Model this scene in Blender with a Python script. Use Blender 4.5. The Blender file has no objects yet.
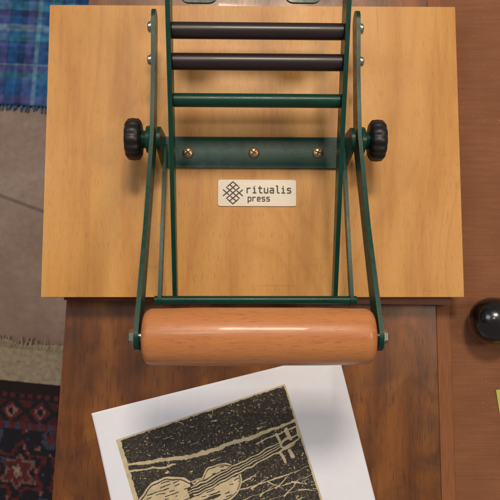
import bpy, bmesh, math, random
import numpy as np
from mathutils import Vector, Matrix
random.seed(4); rng=np.random.default_rng(7)
S=bpy.context.scene
S.view_settings.view_transform='Standard'; S.view_settings.look='None'; S.view_settings.exposure=0
COL=S.collection
# ---------------- camera
cam_d=bpy.data.cameras.new("camera"); cam=bpy.data.objects.new("camera",cam_d); COL.objects.link(cam)
CL=Vector((-0.014,-0.064,0.647)); cam.location=CL
fwd=(-CL).normalized(); right=fwd.cross(Vector((0,1,0))).normalized(); up=right.cross(fwd)
R=Matrix((right,up,-fwd)).transposed()
cam.rotation_euler=R.to_euler()
DIST=CL.length; cam_d.sensor_width=36; cam_d.lens=36*DIST/0.5; cam_d.clip_start=0.01; cam_d.clip_end=50
cam_d.dof.use_dof=True; cam_d.dof.focus_distance=DIST-0.03; cam_d.dof.aperture_fstop=16
S.camera=cam
def P(px,py,z):
    d=fwd*DIST+right*((px-250)/1000)+up*((250-py)/1000)
    t=(z-CL.z)/d.z
    return CL+d*t
def Y(py,z): return P(250,py,z).y
# ---------------- material helpers
def lin(c):
    return tuple(((v/255)/12.92 if v/255<=0.04045 else ((v/255+0.055)/1.055)**2.4) for v in c)+(1.0,)
class M:
    def __init__(s,name,rough=0.5,metal=0,coat=0,spec=0.5):
        s.m=bpy.data.materials.new(name); s.m.use_nodes=True; s.t=s.m.node_tree; s.n=s.t.nodes
        s.b=s.n["Principled BSDF"]; s.b.inputs["Roughness"].default_value=rough; s.b.inputs["Metallic"].default_value=metal
        s.b.inputs["Coat Weight"].default_value=coat; s.b.inputs["Specular IOR Level"].default_value=spec
        s.tc=s.n.new("ShaderNodeTexCoord")
    def L(s,a,b): s.t.links.new(a,b)
    def mp(s,scale,rot=(0,0,0),src=None):
        k=s.n.new("ShaderNodeMapping"); k.inputs["Scale"].default_value=scale; k.inputs["Rotation"].default_value=rot
        s.L(src or s.tc.outputs["Object"],k.inputs["Vector"]); return k.outputs[0]
    def noise(s,vec,scale,detail=4,rough=0.55,dist=0):
        k=s.n.new("ShaderNodeTexNoise"); k.inputs["Scale"].default_value=scale; k.inputs["Detail"].default_value=detail
        k.inputs["Roughness"].default_value=rough; k.inputs["Distortion"].default_value=dist; s.L(vec,k.inputs["Vector"]); return k.outputs[0]
    def ramp(s,f,stops):
        k=s.n.new("ShaderNodeValToRGB"); e=k.color_ramp.elements
        while len(e)<len(stops): e.new(0.5)
        for i,(p,c) in enumerate(stops): e[i].position=p; e[i].color=c if len(c)==4 else lin(c)
        s.L(f,k.inputs[0]); return k.outputs[0]
    def mix(s,f,a,b,mode='MIX'):
        k=s.n.new("ShaderNodeMix"); k.data_type='RGBA'; k.blend_type=mode
        for sock,v in ((k.inputs[0],f),(k.inputs[6],a),(k.inputs[7],b)):
            if hasattr(v,'is_linked'): s.L(v,sock)
            else: sock.default_value=v
        return k.outputs[2]
    def math(s,op,a,b=0.0):
        k=s.n.new("ShaderNodeMath"); k.operation=op
        for sock,v in ((k.inputs[0],a),(k.inputs[1],b)):
            if hasattr(v,'is_linked'): s.L(v,sock)
            else: sock.default_value=v
        return k.outputs[0]
    def col(s,c):
        if hasattr(c,'is_linked'): s.L(c,s.b.inputs["Base Color"])
        else: s.b.inputs["Base Color"].default_value=c
    def bump(s,h,strength,dist=0.001):
        k=s.n.new("ShaderNodeBump"); k.inputs["Strength"].default_value=strength; k.inputs["Distance"].default_value=dist
        s.L(h,k.inputs["Height"]); s.L(k.outputs[0],s.b.inputs["Normal"])
    def rough(s,v): s.L(v,s.b.inputs["Roughness"])
g=lambda v:(v,v,v,1)
def wood(name,light,mid,dark,axis='Y',rings=16,pore=0.5,rough=0.38,coat=0.0,blotch=0.25,porescale=1.0,tilt=0.0,distort=7,wv=0.45,nv=0.62,bscale=9,bstops=(0.35,0.7),spec=0.5,along=0.16,lines=0.0,scr=0.0):
    m=M(name,rough,0,coat,spec)
    a=(1,along,1) if axis=='Y' else (along,1,1)
    v=m.mp(a,(0,0,tilt))
    w=m.n.new("ShaderNodeTexWave"); w.wave_type='BANDS'; w.bands_direction='X' if axis=='Y' else 'Y'
    w.inputs["Scale"].default_value=rings; w.inputs["Distortion"].default_value=distort; w.inputs["Detail"].default_value=3
    w.inputs["Detail Scale"].default_value=0.9; w.inputs["Detail Roughness"].default_value=0.6
    m.L(v,w.inputs["Vector"])
    n=m.noise(m.mp((1,0.06,1) if axis=='Y' else (0.06,1,1)),150,5,0.65)
    off=(1.07-wv-nv)*0.5
    f=m.math('ADD',m.math('ADD',m.math('MULTIPLY',w.outputs[1],wv),m.math('MULTIPLY',n,nv)),off)
    c=m.ramp(f,[(0.22,dark),(0.5,mid),(0.8,light)])
    b=m.noise(m.tc.outputs["Object"],bscale,4,0.6,0.6)
    c=m.mix(m.ramp(b,[(bstops[0],g(0)),(bstops[1],g(blotch))]),c,lin(dark))
    fg=m.noise(m.mp((1,0.5,1) if axis=='Y' else (0.5,1,1)),60,3,0.6)
    c=m.mix(m.ramp(fg,[(0.45,g(0)),(0.75,g(0.22))]),c,lin(light))
    if lines:
        # thin cathedral growth lines: contour lines of a stretched smooth field
        q=m.noise(m.mp((1,0.28,1) if axis=='Y' else (0.28,1,1)),7,1.5,0.4,0.3)
        fr=m.math('FRACT',m.math('MULTIPLY',q,16)); lm=m.ramp(fr,[(0.0,g(lines)),(0.22,g(0)),(0.9,g(0)),(1.0,g(lines))])
        fade=m.noise(m.tc.outputs["Object"],6,2); lm=m.math('MULTIPLY',lm,m.ramp(fade,[(0.4,g(0.1)),(0.65,g(1))]))
        c=m.mix(lm,c,lin(dark))
    p=m.noise(m.mp((1,0.07,1) if axis=='Y' else (0.07,1,1)),900*porescale,2,0.5)
    prr=m.ramp(p,[(0.3,g(pore)),(0.42,g(0))])
    c=m.mix(prr,c,lin(tuple(int(x*0.6) for x in dark)))
    if scr:
        s1=m.noise(m.mp((0.25,4,1),(0,0,0.5)),60,2,0.5); s2=m.noise(m.mp((4,0.2,1),(0,0,0.35)),50,2,0.5)
        sm=m.ramp(m.math('MAXIMUM',s1,s2),[(0.735,g(0)),(0.76,g(scr))]); c=m.mix(sm,c,lin(tuple(int(x*0.7) for x in dark)))
    m.col(c)
    m.bump(m.math('SUBTRACT',m.math('MULTIPLY',n,0.5),prr),0.12,0.0006)
    m.rough(m.ramp(b,[(0.2,g(rough-0.08)),(0.8,g(rough+0.12))]))
    return m.m
birch=wood("birch_plywood",(216,160,88),(204,146,72),(176,112,48),'Y',5,0.3,0.40,0,0.25,1.5,0.05,12,0.24,0.5,8,spec=0.4,along=0.3,lines=0.30,scr=0.25)
lowerply=wood("reddish_plywood",(150,92,50),(128,72,36),(96,50,24),'X',10,0.3,0.5)
walnut=wood("table_wood",(152,94,42),(122,70,28),(72,36,14),'Y',6,0.5,0.32,0.25,0.75,0.8,0.1,10,0.24,0.55,17,(0.42,0.66),along=0.35,lines=0.45,scr=0.4)
beech=wood("beech_wood",(208,142,90),(196,126,74),(172,102,54),'X',7,0.5,0.36,0.15,0.2,1.7,0,3,0.25,0.6,spec=0.45,lines=0.15)
m=M("green_enamel",0.33,0,0.0,0.35)
nz=m.noise(m.tc.outputs["Object"],40,3)
m.col(m.mix(m.ramp(nz,[(0.3,g(0)),(0.75,g(0.5))]),lin((4,62,48)),lin((6,46,38))))
m.bump(m.noise(m.tc.outputs["Object"],700,2),0.15,0.0004); m.rough(m.ramp(m.noise(m.tc.outputs["Object"],120,4),[(0.3,g(0.27)),(0.75,g(0.42))])); green=m.m
m=M("black_plastic",0.42); m.col(lin((24,23,25))); m.bump(m.noise(m.tc.outputs["Object"],1500,2),0.25,0.0003); blackp=m.m
m=M("dark_rubber",0.36,0,0.1)
nz=m.noise(m.mp((0.1,1,1)),300,3)
m.col(m.mix(nz,lin((28,20,24)),lin((48,34,38)))); rubber=m.m
m=M("zinc_steel",0.28,1.0); m.col(lin((178,176,170))); m.bump(m.noise(m.tc.outputs["Object"],900,2),0.1,0.0003); steel=m.m
m=M("brass_screw",0.32,0.9); nz=m.noise(m.tc.outputs["Object"],300,2); m.col(m.mix(nz,lin((204,180,138)),lin((160,120,84)))); brass=m.m
m=M("screw_recess_shade",0.6); m.col(lin((36,24,16))); recess_shade=m.m  # dark colour stands in for the shade inside the screw slots
m=M("brushed_name_plate",0.45,0.2); nz=m.noise(m.mp((0.05,1,1)),900,3)
m.col(m.mix(nz,lin((220,210,195)),lin((198,187,170)))); plate_mat=m.m
m=M("engraved_ink",0.55); m.col(lin((70,54,42))); ink=m.m
m=M("white_paper",0.85); nz=m.noise(m.tc.outputs["Object"],120,5); m.col(m.mix(nz,lin((240,241,250)),lin((231,232,243)))); m.bump(m.noise(m.tc.outputs["Object"],1200,3),0.15,0.0003); paper=m.m
m=M("gloss_black",0.12,0,0.6); nz=m.noise(m.tc.outputs["Object"],300,4); m.col(lin((12,10,11))); m.rough(m.ramp(nz,[(0.3,g(0.14)),(0.7,g(0.32))])); gloss=m.m
m=M("yellow_card",0.8); m.col(lin((182,190,84))); yellow=m.m
def attrmat(name,rough,bs=0.3,bsc=800,bd=0.0005,grime=0.35):
    m=M(name,rough); a=m.n.new("ShaderNodeAttribute"); a.attribute_name="Col"
    n=m.noise(m.tc.outputs["Object"],bsc*0.6,3)
    m.col(m.mix(m.ramp(n,[(0.3,g(0.0)),(0.8,g(grime))]),a.outputs["Color"],(0.02,0.015,0.012,1))); m.bump(m.noise(m.tc.outputs["Object"],bsc,3),bs,bd); return m.m
printmat=attrmat("block_print",0.7,0.2,900,0.0005,0.15)
rugmat=attrmat("wool_pile",0.95,0.8,500,0.003,0.7)
plaidmat=attrmat("woven_plaid",0.95,0.7,600,0.002)
m=M("fringe_yarn",0.95); nz=m.noise(m.tc.outputs["Object"],90,4); m.col(m.mix(nz,lin((198,182,156)),lin((128,108,86)))); m.bump(m.noise(m.tc.outputs["Object"],500,3),0.9,0.003); yarn=m.m
# floor
m=M("stone_floor",0.6)
n1=m.noise(m.tc.outputs["Object"],3.2,5,0.6); n2=m.noise(m.tc.outputs["Object"],70,4,0.7)
c=m.ramp(n1,[(0.3,(136,106,88)),(0.5,(164,138,122)),(0.7,(186,166,152))])
c=m.mix(m.ramp(n2,[(0.35,g(0)),(0.75,g(0.45))]),c,lin(( 114,90,74)))
br=m.n.new("ShaderNodeTexBrick"); br.inputs["Scale"].default_value=1; br.inputs["Mortar Size"].default_value=0.004; br.inputs["Brick Width"].default_value=0.62; br.inputs["Row Height"].default_value=0.36
br.inputs["Color1"].default_value=g(1); br.inputs["Color2"].default_value=(0.8,0.77,0.75,1); br.inputs["Mortar"].default_value=(0.42,0.36,0.32,1)
m.L(m.mp((1,1,1),(0,0,0.35)),br.inputs["Vector"]); c=m.mix(0.8,c,br.outputs[0],'MULTIPLY'); m.col(c); m.bump(n2,0.3,0.002); floorm=m.m
# woven mat
m=M("woven_brown_mat",0.75)
w1=m.n.new("ShaderNodeTexWave"); w1.bands_direction='Y'; w1.inputs["Scale"].default_value=170; w1.inputs["Distortion"].default_value=0.6; w1.inputs["Detail"].default_value=1; m.L(m.tc.outputs["Object"],w1.inputs[0])
w2=m.n.new("ShaderNodeTexWave"); w2.bands_direction='X'; w2.inputs["Scale"].default_value=170; w2.inputs["Distortion"].default_value=0.6; m.L(m.tc.outputs["Object"],w2.inputs[0])
h=m.math('MULTIPLY',w1.outputs[1],w2.outputs[1])
n1=m.noise(m.tc.outputs["Object"],16,4); n3=m.noise(m.mp((0.08,1,1)),260,3)
c=m.mix(m.math('ADD',m.math('MULTIPLY',h,0.5),m.math('MULTIPLY',n3,0.5)),lin((106,60,34)),lin((176,116,74)))
c=m.mix(m.ramp(n1,[(0.35,g(0)),(0.7,g(0.5))]),c,lin((112,66,40)))
sp=m.ramp(m.noise(m.tc.outputs["Object"],420,2),[(0.70,g(0)),(0.76,g(0.5))]); c=m.mix(sp,c,lin((196,150,110)))
m.col(c); m.bump(h,0.6,0.0007); matm=m.m
m=M("mat_hem",0.75); n1=m.noise(m.mp((1,0.1,1)),500,3); m.col(m.mix(n1,lin((114,64,34)),lin((156,98,58)))); m.bump(n1,0.4,0.0005); hemm=m.m
# ---------------- object helpers
def finish(o,mat,smooth=None,parent=None):
    if mat: o.data.materials.append(mat)
    COL.objects.link(o)
    me=o.data; co=np.empty(len(me.vertices)*3); me.vertices.foreach_get('co',co); co=co.reshape(-1,3)
    c=(co.min(0)+co.max(0))/2; 
    if smooth is not None:
        me.polygons.foreach_set('use_smooth',[True]*len(me.polygons))
        if smooth<3: 
            try: me.set_sharp_from_angle(angle=smooth)
            except Exception: pass
    me.transform(Matrix.Translation(-Vector(c))); o.location=Vector(c)
    if parent: setp(o,parent)
    return o
def setp(o,p):
    o.parent=p
    w=Vector((0,0,0)); q=p
    while q: w+=q.location; q=q.parent
    o.location=o.location-w
def from_bm(name,bm,mat,smooth=None,parent=None):
    bmesh.ops.recalc_face_normals(bm,faces=bm.faces)
    me=bpy.data.meshes.new(name); bm.to_mesh(me); bm.free()
    return finish(bpy.data.objects.new(name,me),mat,smooth,parent)
def bevel_all(bm,w,seg=2,ang=0.5):
    es=[e for e in bm.edges if len(e.link_faces)==2 and e.calc_face_angle(0)>ang]
    bmesh.ops.bevel(bm,geom=es,offset=w,segments=seg,affect='EDGES',profile=0.5)
def prism(bm,pts,axis,a,b):
    def mk(p,t):
        return {'z':(p[0],p[1],t),'x':(t,p[0],p[1]),'y':(p[0],t,p[1])}[axis]
    v0=[bm.verts.new(mk(p,a)) for p in pts]; v1=[bm.verts.new(mk(p,b)) for p in pts]
    n=len(pts); bm.faces.new(v0); bm.faces.new(v1[::-1])
    for i in range(n): bm.faces.new((v0[i],v1[i],v1[(i+1)%n],v0[(i+1)%n]))
def lathe(bm,prof,centre,axis='x',seg=48,rfun=None):
    rings=[]
    for (t,r) in prof:
        ring=[]
        for k in range(seg):
            a=2*math.pi*k/seg; rr=r*(rfun(a) if rfun else 1)
            q=(t,rr*math.cos(a),rr*math.sin(a)) if axis=='x' else (rr*math.cos(a),rr*math.sin(a),t)
            ring.append(bm.verts.new(Vector(centre)+Vector(q)))
        rings.append(ring)
    for i in range(len(rings)-1):
        for k in range(seg):
            bm.faces.new((rings[i][k],rings[i+1][k],rings[i+1][(k+1)%seg],rings[i][(k+1)%seg]))
    bm.faces.new(rings[0]); bm.faces.new(rings[-1][::-1])
def strip_outline(pts,ws,cap=8):
    n=len(pts); P2=[Vector(p) for p in pts]; L=[];Rr=[]
    for i in range(n):
        d0=(P2[i]-P2[i-1]).normalized() if i>0 else (P2[1]-P2[0]).normalized()
        d1=(P2[i+1]-P2[i]).normalized() if i<n-1 else d0
        d=(d0+d1).normalized(); nn=Vector((-d.y,d.x)); k=1/max(0.5,d.dot(d1))
        L.append(P2[i]+nn*ws[i]*k); Rr.append(P2[i]-nn*ws[i]*k)
    out=list(L)
    base=math.atan2((L[-1]-P2[-1]).y,(L[-1]-P2[-1]).x)
    for k in range(1,cap): a=base-math.pi*k/cap; out.append(P2[-1]+Vector((math.cos(a),math.sin(a)))*ws[-1])
    out+=Rr[::-1]
    base=math.atan2((Rr[0]-P2[0]).y,(Rr[0]-P2[0]).x)
    for k in range(1,cap): a=base-math.pi*k/cap; out.append(P2[0]+Vector((math.cos(a),math.sin(a)))*ws[0])
    return [tuple(v) for v in out]
def empty(name,loc,label,cat,group=None):
    e=bpy.data.objects.new(name,None); e.location=loc; e.empty_display_size=0.03; COL.objects.link(e); e["label"]=label; e["category"]=cat
    if group: e["group"]=group
    return e
def tag(o,label,cat): o["label"]=label; o["category"]=cat; return o
ZT=-0.036
# ---------------- floor
ZF=-0.75
bm=bmesh.new(); prism(bm,[(-3,-3),(3,-3),(3,3),(-3,3)],'z',ZF-0.05,ZF)
fl=from_bm("floor",bm,floorm); fl["kind"]="structure"
def vnoise(x,y,s,seed=0):
    r=np.random.default_rng(seed); T=r.random((256,256))
    x=x*s; y=y*s; xi=np.floor(x).astype(int); yi=np.floor(y).astype(int); fx=x-xi; fy=y-yi
    fx=fx*fx*(3-2*fx); fy=fy*fy*(3-2*fy); a=lambda i,j:T[(xi+i)%256,(yi+j)%256]
    return (a(0,0)*(1-fx)+a(1,0)*fx)*(1-fy)+(a(0,1)*(1-fx)+a(1,1)*fx)*fy
def grid(name,fn,nu,nv,mat,parent=None,thick=0):
    U,V=np.meshgrid(np.linspace(0,1,nu),np.linspace(0,1,nv)); xyz,rgb=fn(U,V)
    co=np.stack(xyz,-1).reshape(-1,3); idx=np.arange(nu*nv).reshape(nv,nu)
    f=np.stack([idx[:-1,:-1],idx[1:,:-1],idx[1:,1:],idx[:-1,1:]],-1).reshape(-1,4)
    me=bpy.data.meshes.new(name); me.from_pydata(co.tolist(),[],f.tolist()); me.update()
    if me.polygons[0].normal.z<0: me.flip_normals()
    if rgb is not None:
        at=me.color_attributes.new("Col",'FLOAT_COLOR','POINT')
        c=np.ones((nu*nv,4)); c[:,:3]=rgb.reshape(-1,3); at.data.foreach_set('color',c.ravel())
    return finish(bpy.data.objects.new(name,me),mat,4,parent)
def L3(c): return np.array(lin(c)[:3])
# ---------------- plaid rug on floor
c0=P(48,107,ZF+0.006)
pl=empty("plaid_rug",(c0.x-0.3,c0.y+0.3,ZF),"blue and teal plaid woven throw spread on the floor","rug")
ang=math.radians(-3)
def plaid(U,V):
    x=(U-0.62)*1.0; y=V*0.75
    xs=x*np.cos(ang)-y*np.sin(ang)+c0.x; ys=x*np.sin(ang)+y*np.cos(ang)+c0.y
    z=ZF+0.008+0.004*vnoise(x,y,9,1)
    pal=[(32,90,150),(24,62,118),(56,140,168),(48,114,172),(92,88,150),(54,132,146),(24,50,98),(128,168,190),(60,96,156)]
    def stripes(t,seed):
        r=np.random.default_rng(seed); p=0
        edges=[];cols=[]
        while p<1.6: w=r.choice([0.005,0.008,0.014,0.022]); edges.append(p); cols.append(L3(pal[r.integers(len(pal))])); p+=w
        i=np.clip(np.searchsorted(edges,t.ravel()+0.7,side='right')-1,0,len(cols)-1)
        return np.array(cols)[i].reshape(t.shape+(3,))
    a=stripes(x,2); b=stripes(y-0.3,9)
    tw=((np.floor(x/0.003)+np.floor(y/0.003))%2)[...,None]*0.3+0.35
    c=a*tw+b*(1-tw); c*=(0.55+0.8*vnoise(x,y,120,4))[...,None]
    return (xs,ys,z),c*1.15
grid("woven_cloth",plaid,330,250,plaidmat,pl)
bm=bmesh.new()
for i in range(150):
    x=-0.6+i*0.0065+random.uniform(-.001,.001)
    px=c0.x+x; py=c0.y+x*math.sin(ang); w=0.0016; ln=random.uniform(0.006,0.014); dx=random.uniform(-.004,.004)
    if x>0.36: break
    prism(bm,[(px-w,py+0.004),(px+w,py+0.004),(px+w+dx,py-ln),(px-w+dx,py-ln)],'z',ZF+0.002,ZF+0.006+random.uniform(0,.002))
m=M("blue_yarn",0.95); m.col(m.mix(m.noise(m.tc.outputs["Object"],60,2),lin((40,74,120)),lin((90,120,150))))
from_bm("fringe",bm,m.m,None,pl)
# ---------------- patterned rug on floor
r0=P(0,380,ZF+0.008); r1=P(60,386,ZF+0.008)
rg=empty("patterned_rug",(r0.x,r0.y-0.3,ZF),"dark red and navy oriental rug with cream woven end","rug")
ra=math.atan2(r1.y-r0.y,r1.x-r0.x)
def tr(x,y): return (x*np.cos(ra)-y*np.sin(ra)+r0.x, x*np.sin(ra)+y*np.cos(ra)+r0.y)
def rug(U,V):
    x=(U-0.5)*1.0; y=-V*0.75
    xs,ys=tr(x,y); z=ZF+0.009+0.0015*vnoise(x,y,60,3)
    q=0.0045; X=np.floor(x/q)*q; Yy=np.floor(y/q)*q
    navy=L3((24,24,40)); red=L3((108,38,42)); pink=L3((158,112,102)); cream=L3((172,156,132)); blue=L3((66,76,104)); dark=L3((34,16,20))
    c=np.zeros(x.shape+(3,))+navy
    def put(mk,cc): c[mk]=cc
    d=-Yy
    put(d<0.026,dark); put((d>0.026)&(d<0.036),red); put((d>0.026)&(d<0.036)&(((X/q)%4)<2),dark)
    b=(d>0.036)&(d<0.085); 
    cx=(X%0.06)-0.03; cy=d-0.061; rr=np.abs(cx)+np.abs(cy)
    put(b,navy); put(b&(rr<0.022),red); put(b&(rr<0.014),pink); put(b&(rr<0.008),navy); put(b&(rr>0.034),red*0.7)
    put((d>0.085)&(d<0.095),red); put((d>0.085)&(d<0.095)&(((X/q)%5)<2),blue)
    fld=d>0.095
    cx=(X%0.12)-0.06; cy=((d-0.112)%0.14)-0.07; a=np.arctan2(cy,cx); rr=np.hypot(cx,cy)*(1+0.22*np.cos(6*a))
    put(fld&(rr<0.050),red); put(fld&(rr<0.042),navy); put(fld&(rr<0.030),pink*0.8); put(fld&(rr<0.023),red); put(fld&(rr<0.010),cream)
    rr2=np.hypot(((X+0.06)%0.12)-0.06,((d-0.042)%0.14)-0.07); put(fld&(rr2<0.02),blue); put(fld&(rr2<0.011),red)
    sp=vnoise(X,Yy,90,8); put(fld&(sp>0.80),red); put(fld&(sp>0.86),pink); put(fld&(sp<0.14),dark); put(fld&(vnoise(X,Yy,70,31)>0.87),blue)
    c*=(0.45+0.95*vnoise(x,y,300,4))[...,None]
    return (xs,ys,z),c
grid("rug_pile",rug,420,320,rugmat,rg)
def ends(U,V):
    x=(U-0.5)*1.0; y=V*0.075+0.012*vnoise(x,x*0,25,5)*V+0.001
    xs,ys=tr(x,y); z=ZF+0.006+0.006*vnoise(x,y,130,6)*(1-0.5*V)
    return (xs,ys,z),None
grid("woven_end",ends,420,40,yarn,rg)
bm=bmesh.new()
for i in range(230):
    x=-0.5+i*0.0043; dx=random.uniform(-.012,.012); ln=random.uniform(0.08,0.095); w=0.0011
    p=[tr(x-w,0.07),tr(x+w,0.07),tr(x+w+dx,ln),tr(x-w+dx,ln)]
    prism(bm,p,'z',ZF+0.002,ZF+0.0085+random.uniform(0,.003))
from_bm("fringe",bm,yarn,None,rg)
# ---------------- table
e0=P(67,297,ZT); e1=P(52,500,ZT); dv=(e0-e1).normalized(); nv_=Vector((dv.y,-dv.x,0))
o=e0+dv*0.55; A=o; B=o+nv_*0.75; C=B-dv*1.1; D=A-dv*1.1
tb=empty("table",((A+C)/2).to_tuple()[:2]+(ZF,),"reddish brown varnished wooden table under the press","table")
bm=bmesh.new(); prism(bm,[(A.x,A.y),(B.x,B.y),(C.x,C.y),(D.x,D.y)],'z',ZT-0.03,ZT); bevel_all(bm,0.003,3)
from_bm("table_top",bm,walnut,0.6,tb)
for q,sx,sy in ((A,1,-1),(B,-1,-1),(C,-1,1),(D,1,1)):
    cc=q+nv_*0.07*sx+dv*0.07*sy; bm=bmesh.new(); s=0.027
    pr=[cc+nv_*s+dv*s,cc-nv_*s+dv*s,cc-nv_*s-dv*s,cc+nv_*s-dv*s]
    prism(bm,[(p.x,p.y) for p in pr],'z',ZF,ZT-0.0302); bevel_all(bm,0.003,2); from_bm("leg",bm,walnut,0.6,tb)
# ---------------- mat
m0=P(437,300,ZT+.001); m1=P(441,500,ZT+.001)
mx=(m0.x+m1.x)/2
mt=empty("table_mat",(mx+0.1,0,ZT),"brown finely woven mat with stitched hem on the table","mat")
bm=bmesh.new(); prism(bm,[(mx+0.0145,-0.32),(mx+0.27,-0.32),(mx+0.27,0.36),(mx+0.0145,0.36)],'z',ZT+0.0001,ZT+0.0008); from_bm("woven_field",bm,matm,None,mt)
bm=bmesh.new(); prism(bm,[(mx,-0.32),(mx+0.0142,-0.32),(mx+0.0142,0.36),(mx,0.36)],'z',ZT+0.0001,ZT+0.0012); bevel_all(bm,0.0004,2)
from_bm("hem",bm,hemm,None,mt)
# ---------------- art print
cA=P(92,413,ZT+.0006); cTR=P(338,352,ZT+.0006)
u=(cTR-cA); W=u.length; u.normalize(); v=Vector((u.y,-u.x,0)); H=W*1.3
pp=empty("art_print",(cA+u*W/2+v*H/2).to_tuple()[:2]+(ZT,),"white paper sheet with black and cream block print of a violin","art print")
def curl(x,y):
    U=x/W;V=y/H
    return np.clip(0.003*(1-(U+V)/0.12),0,None)**1.0*np.clip(1-(U+V)/0.12,0,1)+0.002*np.clip(V-0.85,0,1)
def sheet(U,V):
    x=U*W; y=V*H; xs=cA.x+u.x*x+v.x*y; ys=cA.y+u.y*x+v.y*y
    return (xs,ys,ZT+0.0006+curl(x,y)),None
sh=grid("paper_sheet",sheet,120,140,paper,pp)
sd=sh.modifiers.new("thickness",'SOLIDIFY'); sd.thickness=0.0003; sd.offset=-1
pA=P(116,440,ZT+.0009); pB=P(285,384,ZT+.0009); pu=(pB-pA); PW=pu.length; pu.normalize(); pv=Vector((pu.y,-pu.x,0)); PH=0.19
kpx=PW/math.hypot(169,56)
def seg(px,py,a,b):
    ax,ay=a;bx,by=b; dx=bx-ax;dy=by-ay; t=np.clip(((px-ax)*dx+(py-ay)*dy)/(dx*dx+dy*dy),0,1)
    return np.hypot(px-ax-t*dx,py-ay-t*dy),t
def prt(U,V):
    a=U*PW; b=V*PH
    xs=pA.x+pu.x*a+pv.x*b; ys=pA.y+pu.y*a+pv.y*b; z=np.full_like(xs,ZT+0.0009)
    s=a/kpx; t=b/kpx; th=math.radians(18.4)
    px=116+s*math.cos(th)+t*math.sin(th); py=440-s*math.sin(th)+t*math.cos(th)
    wx=px+(vnoise(px,py,0.12,11)-0.5)*2.5; wy=py+(vnoise(px,py,0.15,12)-0.5)*2.2
    cut=np.zeros_like(px)
    def C(mask): cut[mask]=1
    def K(mask): cut[mask]=0
    n=vnoise(px,py,0.75,13); rg_=vnoise(px,py,0.05,15)
    C((n>0.93-0.12*rg_)&(vnoise(px,py,2.2,18)>0.45))
    st=vnoise(s*0.13,t*1.3,1,16); C((st>0.93)&(t>6))
    def line(p,q,w0,w1):
        d,tt=seg(wx,wy,p,q); C(d<(w0+(w1-w0)*tt)*(0.7+0.6*vnoise(px,py,0.5,17)))
    line((118,466),(190,456),1.0,2.4); line((190,456),(248,438),2.4,1.9); line((248,438),(300,418),1.9,1.2)
    line((122,472),(176,464),0.6,1.0); line((255,443),(302,424),0.5,0.9)
    def ell(cx,cy,rx,ry,ro): 
        X=(wx-cx)*math.cos(ro)+(wy-cy)*math.sin(ro); Yq=-(wx-cx)*math.sin(ro)+(wy-cy)*math.cos(ro); return (X/rx)**2+(Yq/ry)**2
    ro=math.radians(-22)
    body=np.minimum(np.minimum(ell(222,481,21,18,ro),ell(170,502,31,25,ro)),ell(197,491,24,12,ro))
    K((body<1.30))
    C(body<1.06)
    K((body<0.92)&(body>0.84))
    hat=np.sin((px*0.33+py*1.0)*1.9+vnoise(px,py,0.15,19)*3)
    K((body<0.80)&(hat>0.55)&(vnoise(px,py,0.22,20)>0.50))
    K((ell(208,478,8,1.5,ro)<1)|(ell(214,495,8,1.5,ro)<1)|(ell(192,484,1.6,4,ro)<1)|(ell(199,501,1.6,4,ro)<1))
    d,tt=seg(wx,wy,(176,499),(290,441)); K((d<5.6)&(tt>0.12)); C((d<4.6)&(d>3.4)&(tt>0.15)); C((np.abs(d-1.2)<0.45))
    d,tt=seg(wx,wy,(284,444),(297,436)); C(d<4.2-1.5*tt); K((d<1.6))
    for (p,q,w) in (((277,434),(282,443),1.7),((286,429),(290,438),1.7),((290,449),(294,456),1.7),((281,452),(285,460),1.5),((298,428),(299,434),1.8)):
        d,tt=seg(wx,wy,p,q); C(d<w)
    for k in range(8):
        x0=244+k*8; d,tt=seg(wx,wy,(x0,480+(k%3)*7),(x0+16,470+(k%4)*6)); C(d<0.7*(1-tt)+0.1)
    for k in range(14):
        y0=520+k*9; d,tt=seg(wx,wy,(150+k*5,y0),(330,y0-62)); C(d<1.1*(1.05-tt)*vnoise(px,py,0.12,33)*1.6)
    edge=np.minimum(np.minimum(s,PW/kpx-s),t); C(edge<1.2+1.2*vnoise(px,py,0.3,21)); C((s<3.5+1.5*vnoise(px,py,0.4,25)))
    dark=L3((44,39,34)); cream=L3((208,190,154))
    c=dark*(1-cut[...,None])+cream*cut[...,None]
    c=c+(1-cut[...,None])*(vnoise(px,py,0.9,22)>0.60)[...,None]*L3((84,75,62))*(vnoise(px,py,2.5,29))[...,None]
    c*=(0.86+0.28*vnoise(px,py,0.2,23))[...,None]
    return (xs,ys,z),c
grid("printed_image",prt,560,580,printmat,pp)
# ---------------- tool handle lying on mat
tc=P(492,321,ZT+0.026)
th=empty("tool_handle",(tc.x+0.02,tc.y,ZT),"glossy black bulbous tool handle lying on the woven mat","tool")
bm=bmesh.new()
prof=[]
for k in range(15):
    a=math.pi*0.62*k/14; prof.append((-0.022+0.024*(1-math.cos(a)),0.0005+0.0235*math.sin(a)**0.8))
prof+=[(0.016,0.0195),(0.024,0.0165),(0.034,0.0155),(0.05,0.017),(0.062,0.016),(0.066,0.013)]
lathe(bm,prof,(tc.x,tc.y,ZT+0.0255),'x',48); from_bm("grip",bm,gloss,4,th)
bm=bmesh.new(); lathe(bm,[(0.0665,0.012),(0.068,0.0125),(0.082,0.0115),(0.083,0.010)],(tc.x,tc.y,ZT+0.0255),'x',40); from_bm("ferrule",bm,steel,0.6,th)
y0=P(496,390,ZT+.002)
bm=bmesh.new(); prism(bm,[(y0.x,y0.y),(y0.x+0.05,y0.y+0.006),(y0.x+0.053,y0.y-0.018),(y0.x+0.003,y0.y-0.024)],'z',ZT+0.0015,ZT+0.0020)
tag(from_bm("paper_note",bm,yellow),"small yellow green paper scrap on the woven mat","paper note")
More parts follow.
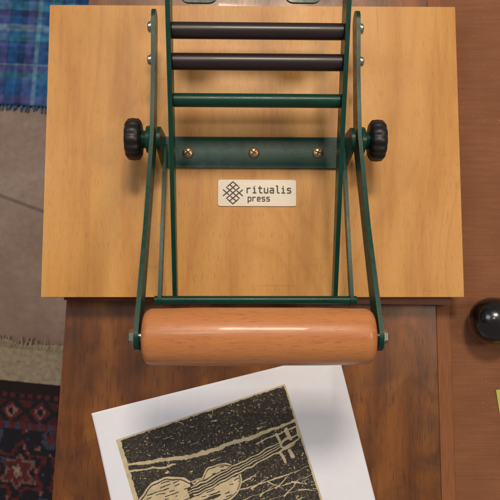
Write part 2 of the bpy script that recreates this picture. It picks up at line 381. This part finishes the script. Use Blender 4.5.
# ---------------- the press
XC=0.0045
pr=empty("printing_press",(XC,0.1,ZT),"tabletop printing press with plywood bed, green metal frame and wooden handle","printing press")
q=[P(50,5,0),P(455,7,0),P(464,297,0),P(41,297,0)]
bm=bmesh.new(); prism(bm,[(p.x,p.y) for p in q],'z',-0.015,0); bevel_all(bm,0.0012,2)
bd=from_bm("press_bed",bm,birch,0.6,pr)
q=[P(58,15,-.015),P(450,12,-.015),P(451,305,-.015),P(64,300,-.015)]
bm=bmesh.new(); prism(bm,[(p.x,p.y) for p in q],'z',ZT+0.0014,-0.0152); bevel_all(bm,0.001,2)
from_bm("base_board",bm,lowerply,0.6,pr)
HA=0.0955
ya,yb=Y(168,0.003),Y(137,0.003); ym=(ya+yb)/2
ZP=0.045; yp=Y(140,ZP)
bm=bmesh.new(); hb=0.0925
prism(bm,[(XC-hb,ya),(XC+hb,ya),(XC+hb,yb),(XC-hb,yb)],'z',0.0002,0.0032); bevel_all(bm,0.0009,2)
for s in(-1,1):
    ou=strip_outline([(ym,0.012),(yp,ZP)],[0.0155,0.012],8); xs=XC+s*(hb-0.0015)
    prism(bm,[(max(ya,min(yb,p[0])) if p[1]<0.02 else p[0],max(p[1],0.0004)) for p in ou],'x',xs-0.0016,xs+0.0016)
bmesh.ops.remove_doubles(bm,verts=bm.verts,dist=1e-6)
bk=from_bm("mounting_bracket",bm,green,0.5,pr)
def o_z(o):
    z=0;q=o
    while q: z+=q.location.z;q=q.parent
    return z
def addscrew(px):
    p=P(px,152.5,0.004); bm=bmesh.new()
    lathe(bm,[(0.0032,0.0052),(0.0042,0.0056),(0.0052,0.0048),(0.0058,0.0030),(0.006,0.0006)],(p.x,p.y,0),'z',28)
    o=from_bm("screw",bm,brass,0.9,bk)
    bm=bmesh.new(); a=random.uniform(0,1.5)
    for k,r in ((0,a),(1,a+math.pi/2)):
        c,s=math.cos(r),math.sin(r); l,w=0.0033,0.0006
        prism(bm,[(p.x+c*i*l-s*j*w,p.y+s*i*l+c*j*w) for i,j in((-1,-1),(1,-1),(1,1),(-1,1))],'z',0.0050,0.0062+k*0.0001)
    d=from_bm("cross_slot_shade",bm,recess_shade,None,None);  # raised dark bars, the slot's shade put into their colour
    d.parent=o; d.location=d.location-Vector((p.x,p.y,o_z(o)))
for px in (188,254,318): addscrew(px)
ZH=0.122; yh=Y(336.5,ZH)
def mkplate(name,pts,ws,x,t,mat=green,parent=pr,cap=10,bev=0.0007):
    bm=bmesh.new(); prism(bm,strip_outline(pts,ws,cap),'x',x-t/2,x+t/2); bevel_all(bm,bev,2,0.9); return from_bm(name,bm,mat,0.6,parent)
for s in(-1,1):
    x=XC+s*HA
    mkplate("lever_arm",[(Y(22,0.05),0.050),(Y(75,0.048),0.046),(yp,ZP),(Y(230,0.08),0.080),(yh,ZH)],[0.011,0.0095,0.012,0.0095,0.0115],x+s*0.0012,0.0038)
yl=Y(300,0.045)
for s in(-1,1):
    mkplate("lower_arm",[(ym,0.014),(yl,0.045)],[0.0055,0.005],XC+s*0.0885,0.0032)
bm=bmesh.new(); lathe(bm,[(-0.0935,0.0030),(-0.0932,0.0038),(0.0932,0.0038),(0.0935,0.0030)],(XC,yl,0.045),'x',24); from_bm("cross_bar",bm,green,0.6,pr)
HI=0.0765
zi=lambda py:0.020+(300-py)/300*0.093
py_=[299,150,-45]
for s in(-1,1):
    mkplate("inner_arm",[(Y(p,zi(p)),zi(p)) for p in py_],[0.006,0.0095,0.0125],XC+s*HI,0.004)
def rod(name,py,r,mat,half=HI-0.0022,dz=0):
    z=zi(py)+dz; bm=bmesh.new(); lathe(bm,[(-half,r*0.9),(-half+0.0004,r),(half-0.0004,r),(half,r*0.9)],(XC,Y(py,z),z),'x',32)
    return from_bm(name,bm,mat,0.6,pr)
rod("rubber_rod",31,0.0072,rubber); rod("rubber_rod",62,0.0074,rubber); rod("green_rod",100.5,0.0062,green)
for px in (199,303):
    z=0.09; p=P(px,-4,z); bm=bmesh.new(); prism(bm,strip_outline([(p.x-0.009,p.y),(p.x+0.009,p.y)],[0.0075,0.0075],8),'z',z,z+0.003); bevel_all(bm,0.0006,2,0.9)
    from_bm("lug",bm,green,0.6,pr)
z=0.088; p0=Y(-14,z); bm=bmesh.new(); prism(bm,[(XC-HI+0.0025,p0-0.009),(XC+HI-0.0025,p0-0.009),(XC+HI-0.0025,p0+0.009),(XC-HI+0.0025,p0+0.009)],'z',z-0.004,z-0.0005)
from_bm("cross_plate",bm,green,None,pr)
def bolt(s,x,y,z,r=0.0055,L=0.005):
    bm=bmesh.new(); prof=[(0,r*1.25),(s*0.0012,r*1.25),(s*0.00125,r),(s*(L-0.001),r),(s*L,r*0.75)]
    lathe(bm,prof,(x,y,z),'x',6 if L>0.0045 else 24); return from_bm("bolt",bm,steel,0.5,pr)
for s in(-1,1):
    xo=XC+s*(HA+0.0032)
    bolt(s,xo,yh,ZH,0.006,0.0052)
    bolt(s,xo,Y(28,.05),0.05,0.005,0.0042); bolt(s,xo,Y(60,.05),0.048,0.0045,0.0042)
for s in(-1,1):
    bm=bmesh.new(); lathe(bm,[(0,0.0125),(s*0.0005,0.013),(s*0.004,0.0125),(s*0.0045,0.0085),(s*0.0085,0.008)],(XC+s*(HA+0.0032),yp,ZP),'x',36)
    from_bm("boss",bm,green,0.6,pr)
    bm=bmesh.new(); x0=HA+0.0114
    lob=lambda a:1-0.06*(0.5+0.5*math.cos(12*a))**1.5
    lathe(bm,[(0,0.012),(s*0.0008,0.0165),(s*0.003,0.0192),(s*0.0085,0.0198),(s*0.013,0.0192),(s*0.0150,0.0168),(s*0.0156,0.012),(s*0.0150,0.008)],(XC+s*x0,yp,ZP),'x',120,lob)
    from_bm("knob",bm,blackp,0.8,pr)
# handle
hl=HA-0.0035; r=0.0230; bm=bmesh.new(); prof=[]
for k in range(9):
    a=math.pi/2*k/8; prof.append((-hl+0.007*(1-math.cos(a)),r-0.0075+0.0067*math.sin(a)))
prof+=[(-hl+0.02,r-0.0005),(-hl+0.045,r),(hl-0.045,r),(hl-0.02,r-0.0005)]
for k in range(9):
    a=math.pi/2*(8-k)/8; prof.append((hl-0.007*(1-math.cos(a)),r-0.0075+0.0067*math.sin(a)))
lathe(bm,prof,(XC,yh,ZH),'x',72); from_bm("handle",bm,beech,0.9,pr)
bm=bmesh.new(); lathe(bm,[(-HA+0.0008,0.0045),(HA-0.0008,0.0045)],(XC,yh,ZH),'x',24); from_bm("axle",bm,steel,0.6,pr)
# name plate
n0=P(218,206,0.001); n1=P(296,180,0.001); bm=bmesh.new()
x0,y0_,x1,y1=n0.x,n0.y,n1.x,n1.y; rc=0.002; out=[]
for cx,cy,a0 in((x1-rc,y1-rc,0),(x0+rc,y1-rc,90),(x0+rc,y0_+rc,180),(x1-rc,y0_+rc,270)):
    for k in range(5): a=math.radians(a0+k*22.5); out.append((cx+rc*math.cos(a),cy+rc*math.sin(a)))
prism(bm,out,'z',0.0002,0.0012); npl=from_bm("name_plate",bm,plate_mat,None,pr)
def strokes(name,polys,w,z,parent):
    bm=bmesh.new(); k=0
    for pl_ in polys:
        for a,b in zip(pl_[:-1],pl_[1:]):
            a=Vector(a);b=Vector(b); k+=1
            prism(bm,strip_outline([a,b],[w,w],5),'z',z,z+0.00012+(k%7)*0.000006)
    o=from_bm(name,bm,ink,None,None); o.parent=parent
    ww=Vector((0,0,0)); q=parent
    while q: ww+=q.location;q=q.parent
    o.location=o.location-ww; return o
F={'r':[[(0,0),(0,4)],[(0,3),(1,4),(2.6,4)]],'i':[[(0.4,4),(1.4,4),(1.4,0)],[(0.2,0),(2.6,0)],[(1.3,5.5),(1.45,5.5)]],
't':[[(1,5.6),(1,0.6),(1.5,0),(2.8,0)],[(0,4),(2.7,4)]],'u':[[(0,4),(0,0.6),(0.5,0),(2.2,0),(2.8,0.6)],[(2.8,4),(2.8,0)]],
'a':[[(0.2,4),(2.3,4),(2.8,3.4),(2.8,0)],[(2.8,0),(0.5,0),(0,0.6),(0,1.7),(0.5,2.2),(2.8,2.2)]],
'l':[[(0.3,6),(1.3,6),(1.3,0.6),(1.8,0),(2.8,0)]],
's':[[(2.7,4),(0.5,4),(0,3.5),(0,2.7),(0.5,2.1),(2.3,2.1),(2.8,1.6),(2.8,0.6),(2.3,0),(0,0)]],
'p':[[(0,-1.8),(0,4),(2.3,4),(2.8,3.4),(2.8,0.6),(2.3,0),(0,0)]],
'e':[[(0,2.1),(2.8,2.1),(2.8,3.4),(2.3,4),(0.5,4),(0,3.4),(0,0.6),(0.5,0),(2.5,0)]]}
def word(wd,x,y,s,adv):
    out=[]
    for i,ch in enumerate(wd):
        for pl_ in F[ch]: out.append([(x+(i*adv+a)*s,y+b*s) for a,b in pl_])
    return out
W_=x1-x0
strokes("lettering",word("ritualis",x0+W_*0.372,y0_+(y1-y0_)*0.50,W_*0.0152,4.85),W_*0.0078,0.0013,npl)
strokes("lettering",word("press",x0+W_*0.385,y0_+(y1-y0_)*0.19,W_*0.0125,4.75),W_*0.0068,0.0013,npl)
lc=Vector((x0+W_*0.19,(y0_+y1)/2)); k=W_*0.034; lg=[]
def Rr(p): return (lc.x+(p[0]-p[1])*k*0.78, lc.y+(p[0]+p[1])*k*0.68)
for i in(-1,0,1):
    lg.append([Rr((i*1.5,-3.1)),Rr((i*1.5,-0.5 if i else 3.1))]); 
    if i: lg.append([Rr((i*1.5,0.5)),Rr((i*1.5,3.1))])
    lg.append([Rr((-3.1,i*1.5)),Rr((3.1,i*1.5))])
for a,b in(((3.1,0.6),(3.1,3.1)),((3.1,3.1),(0.6,3.1)),((-3.1,-0.6),(-3.1,-3.1)),((-3.1,-3.1),(-0.6,-3.1))): lg.append([Rr(a),Rr(b)])
strokes("logo",lg,W_*0.0075,0.0013,npl)
# ---------------- lights
def area(name,loc,target,size,sy,power,col):
    d=bpy.data.lights.new(name,'AREA'); d.shape='RECTANGLE'; d.size=size; d.size_y=sy; d.energy=power; d.color=col
    o=bpy.data.objects.new(name,d); o.location=loc; dr=(Vector(target)-Vector(loc)); o.rotation_euler=dr.to_track_quat('-Z','Y').to_euler(); COL.objects.link(o)
area("ceiling_lamp",(0.10,1.05,1.9),(0,0,0),0.40,0.30,25,(1.0,0.86,0.69))
area("side_fill",(0.9,0.1,1.5),(0,0,0),0.35,0.35,6,(1.0,0.84,0.66))  # added warm fill from the right
area("window_light",(-1.5,0.9,2.2),(0,0,-.1),0.9,0.9,12,(0.82,0.9,1.0))
area("bracket_reflection_light",(-0.25,0.55,2.3),(0,0,0),0.30,0.22,2.6,(0.85,0.93,1.0))  # added cool light, puts a pale window-like reflection on the bracket
w=bpy.data.worlds.new("World"); S.world=w; w.use_nodes=True; w.node_tree.nodes["Background"].inputs[0].default_value=(1.0,0.92,0.84,1); w.node_tree.nodes["Background"].inputs[1].default_value=0.22
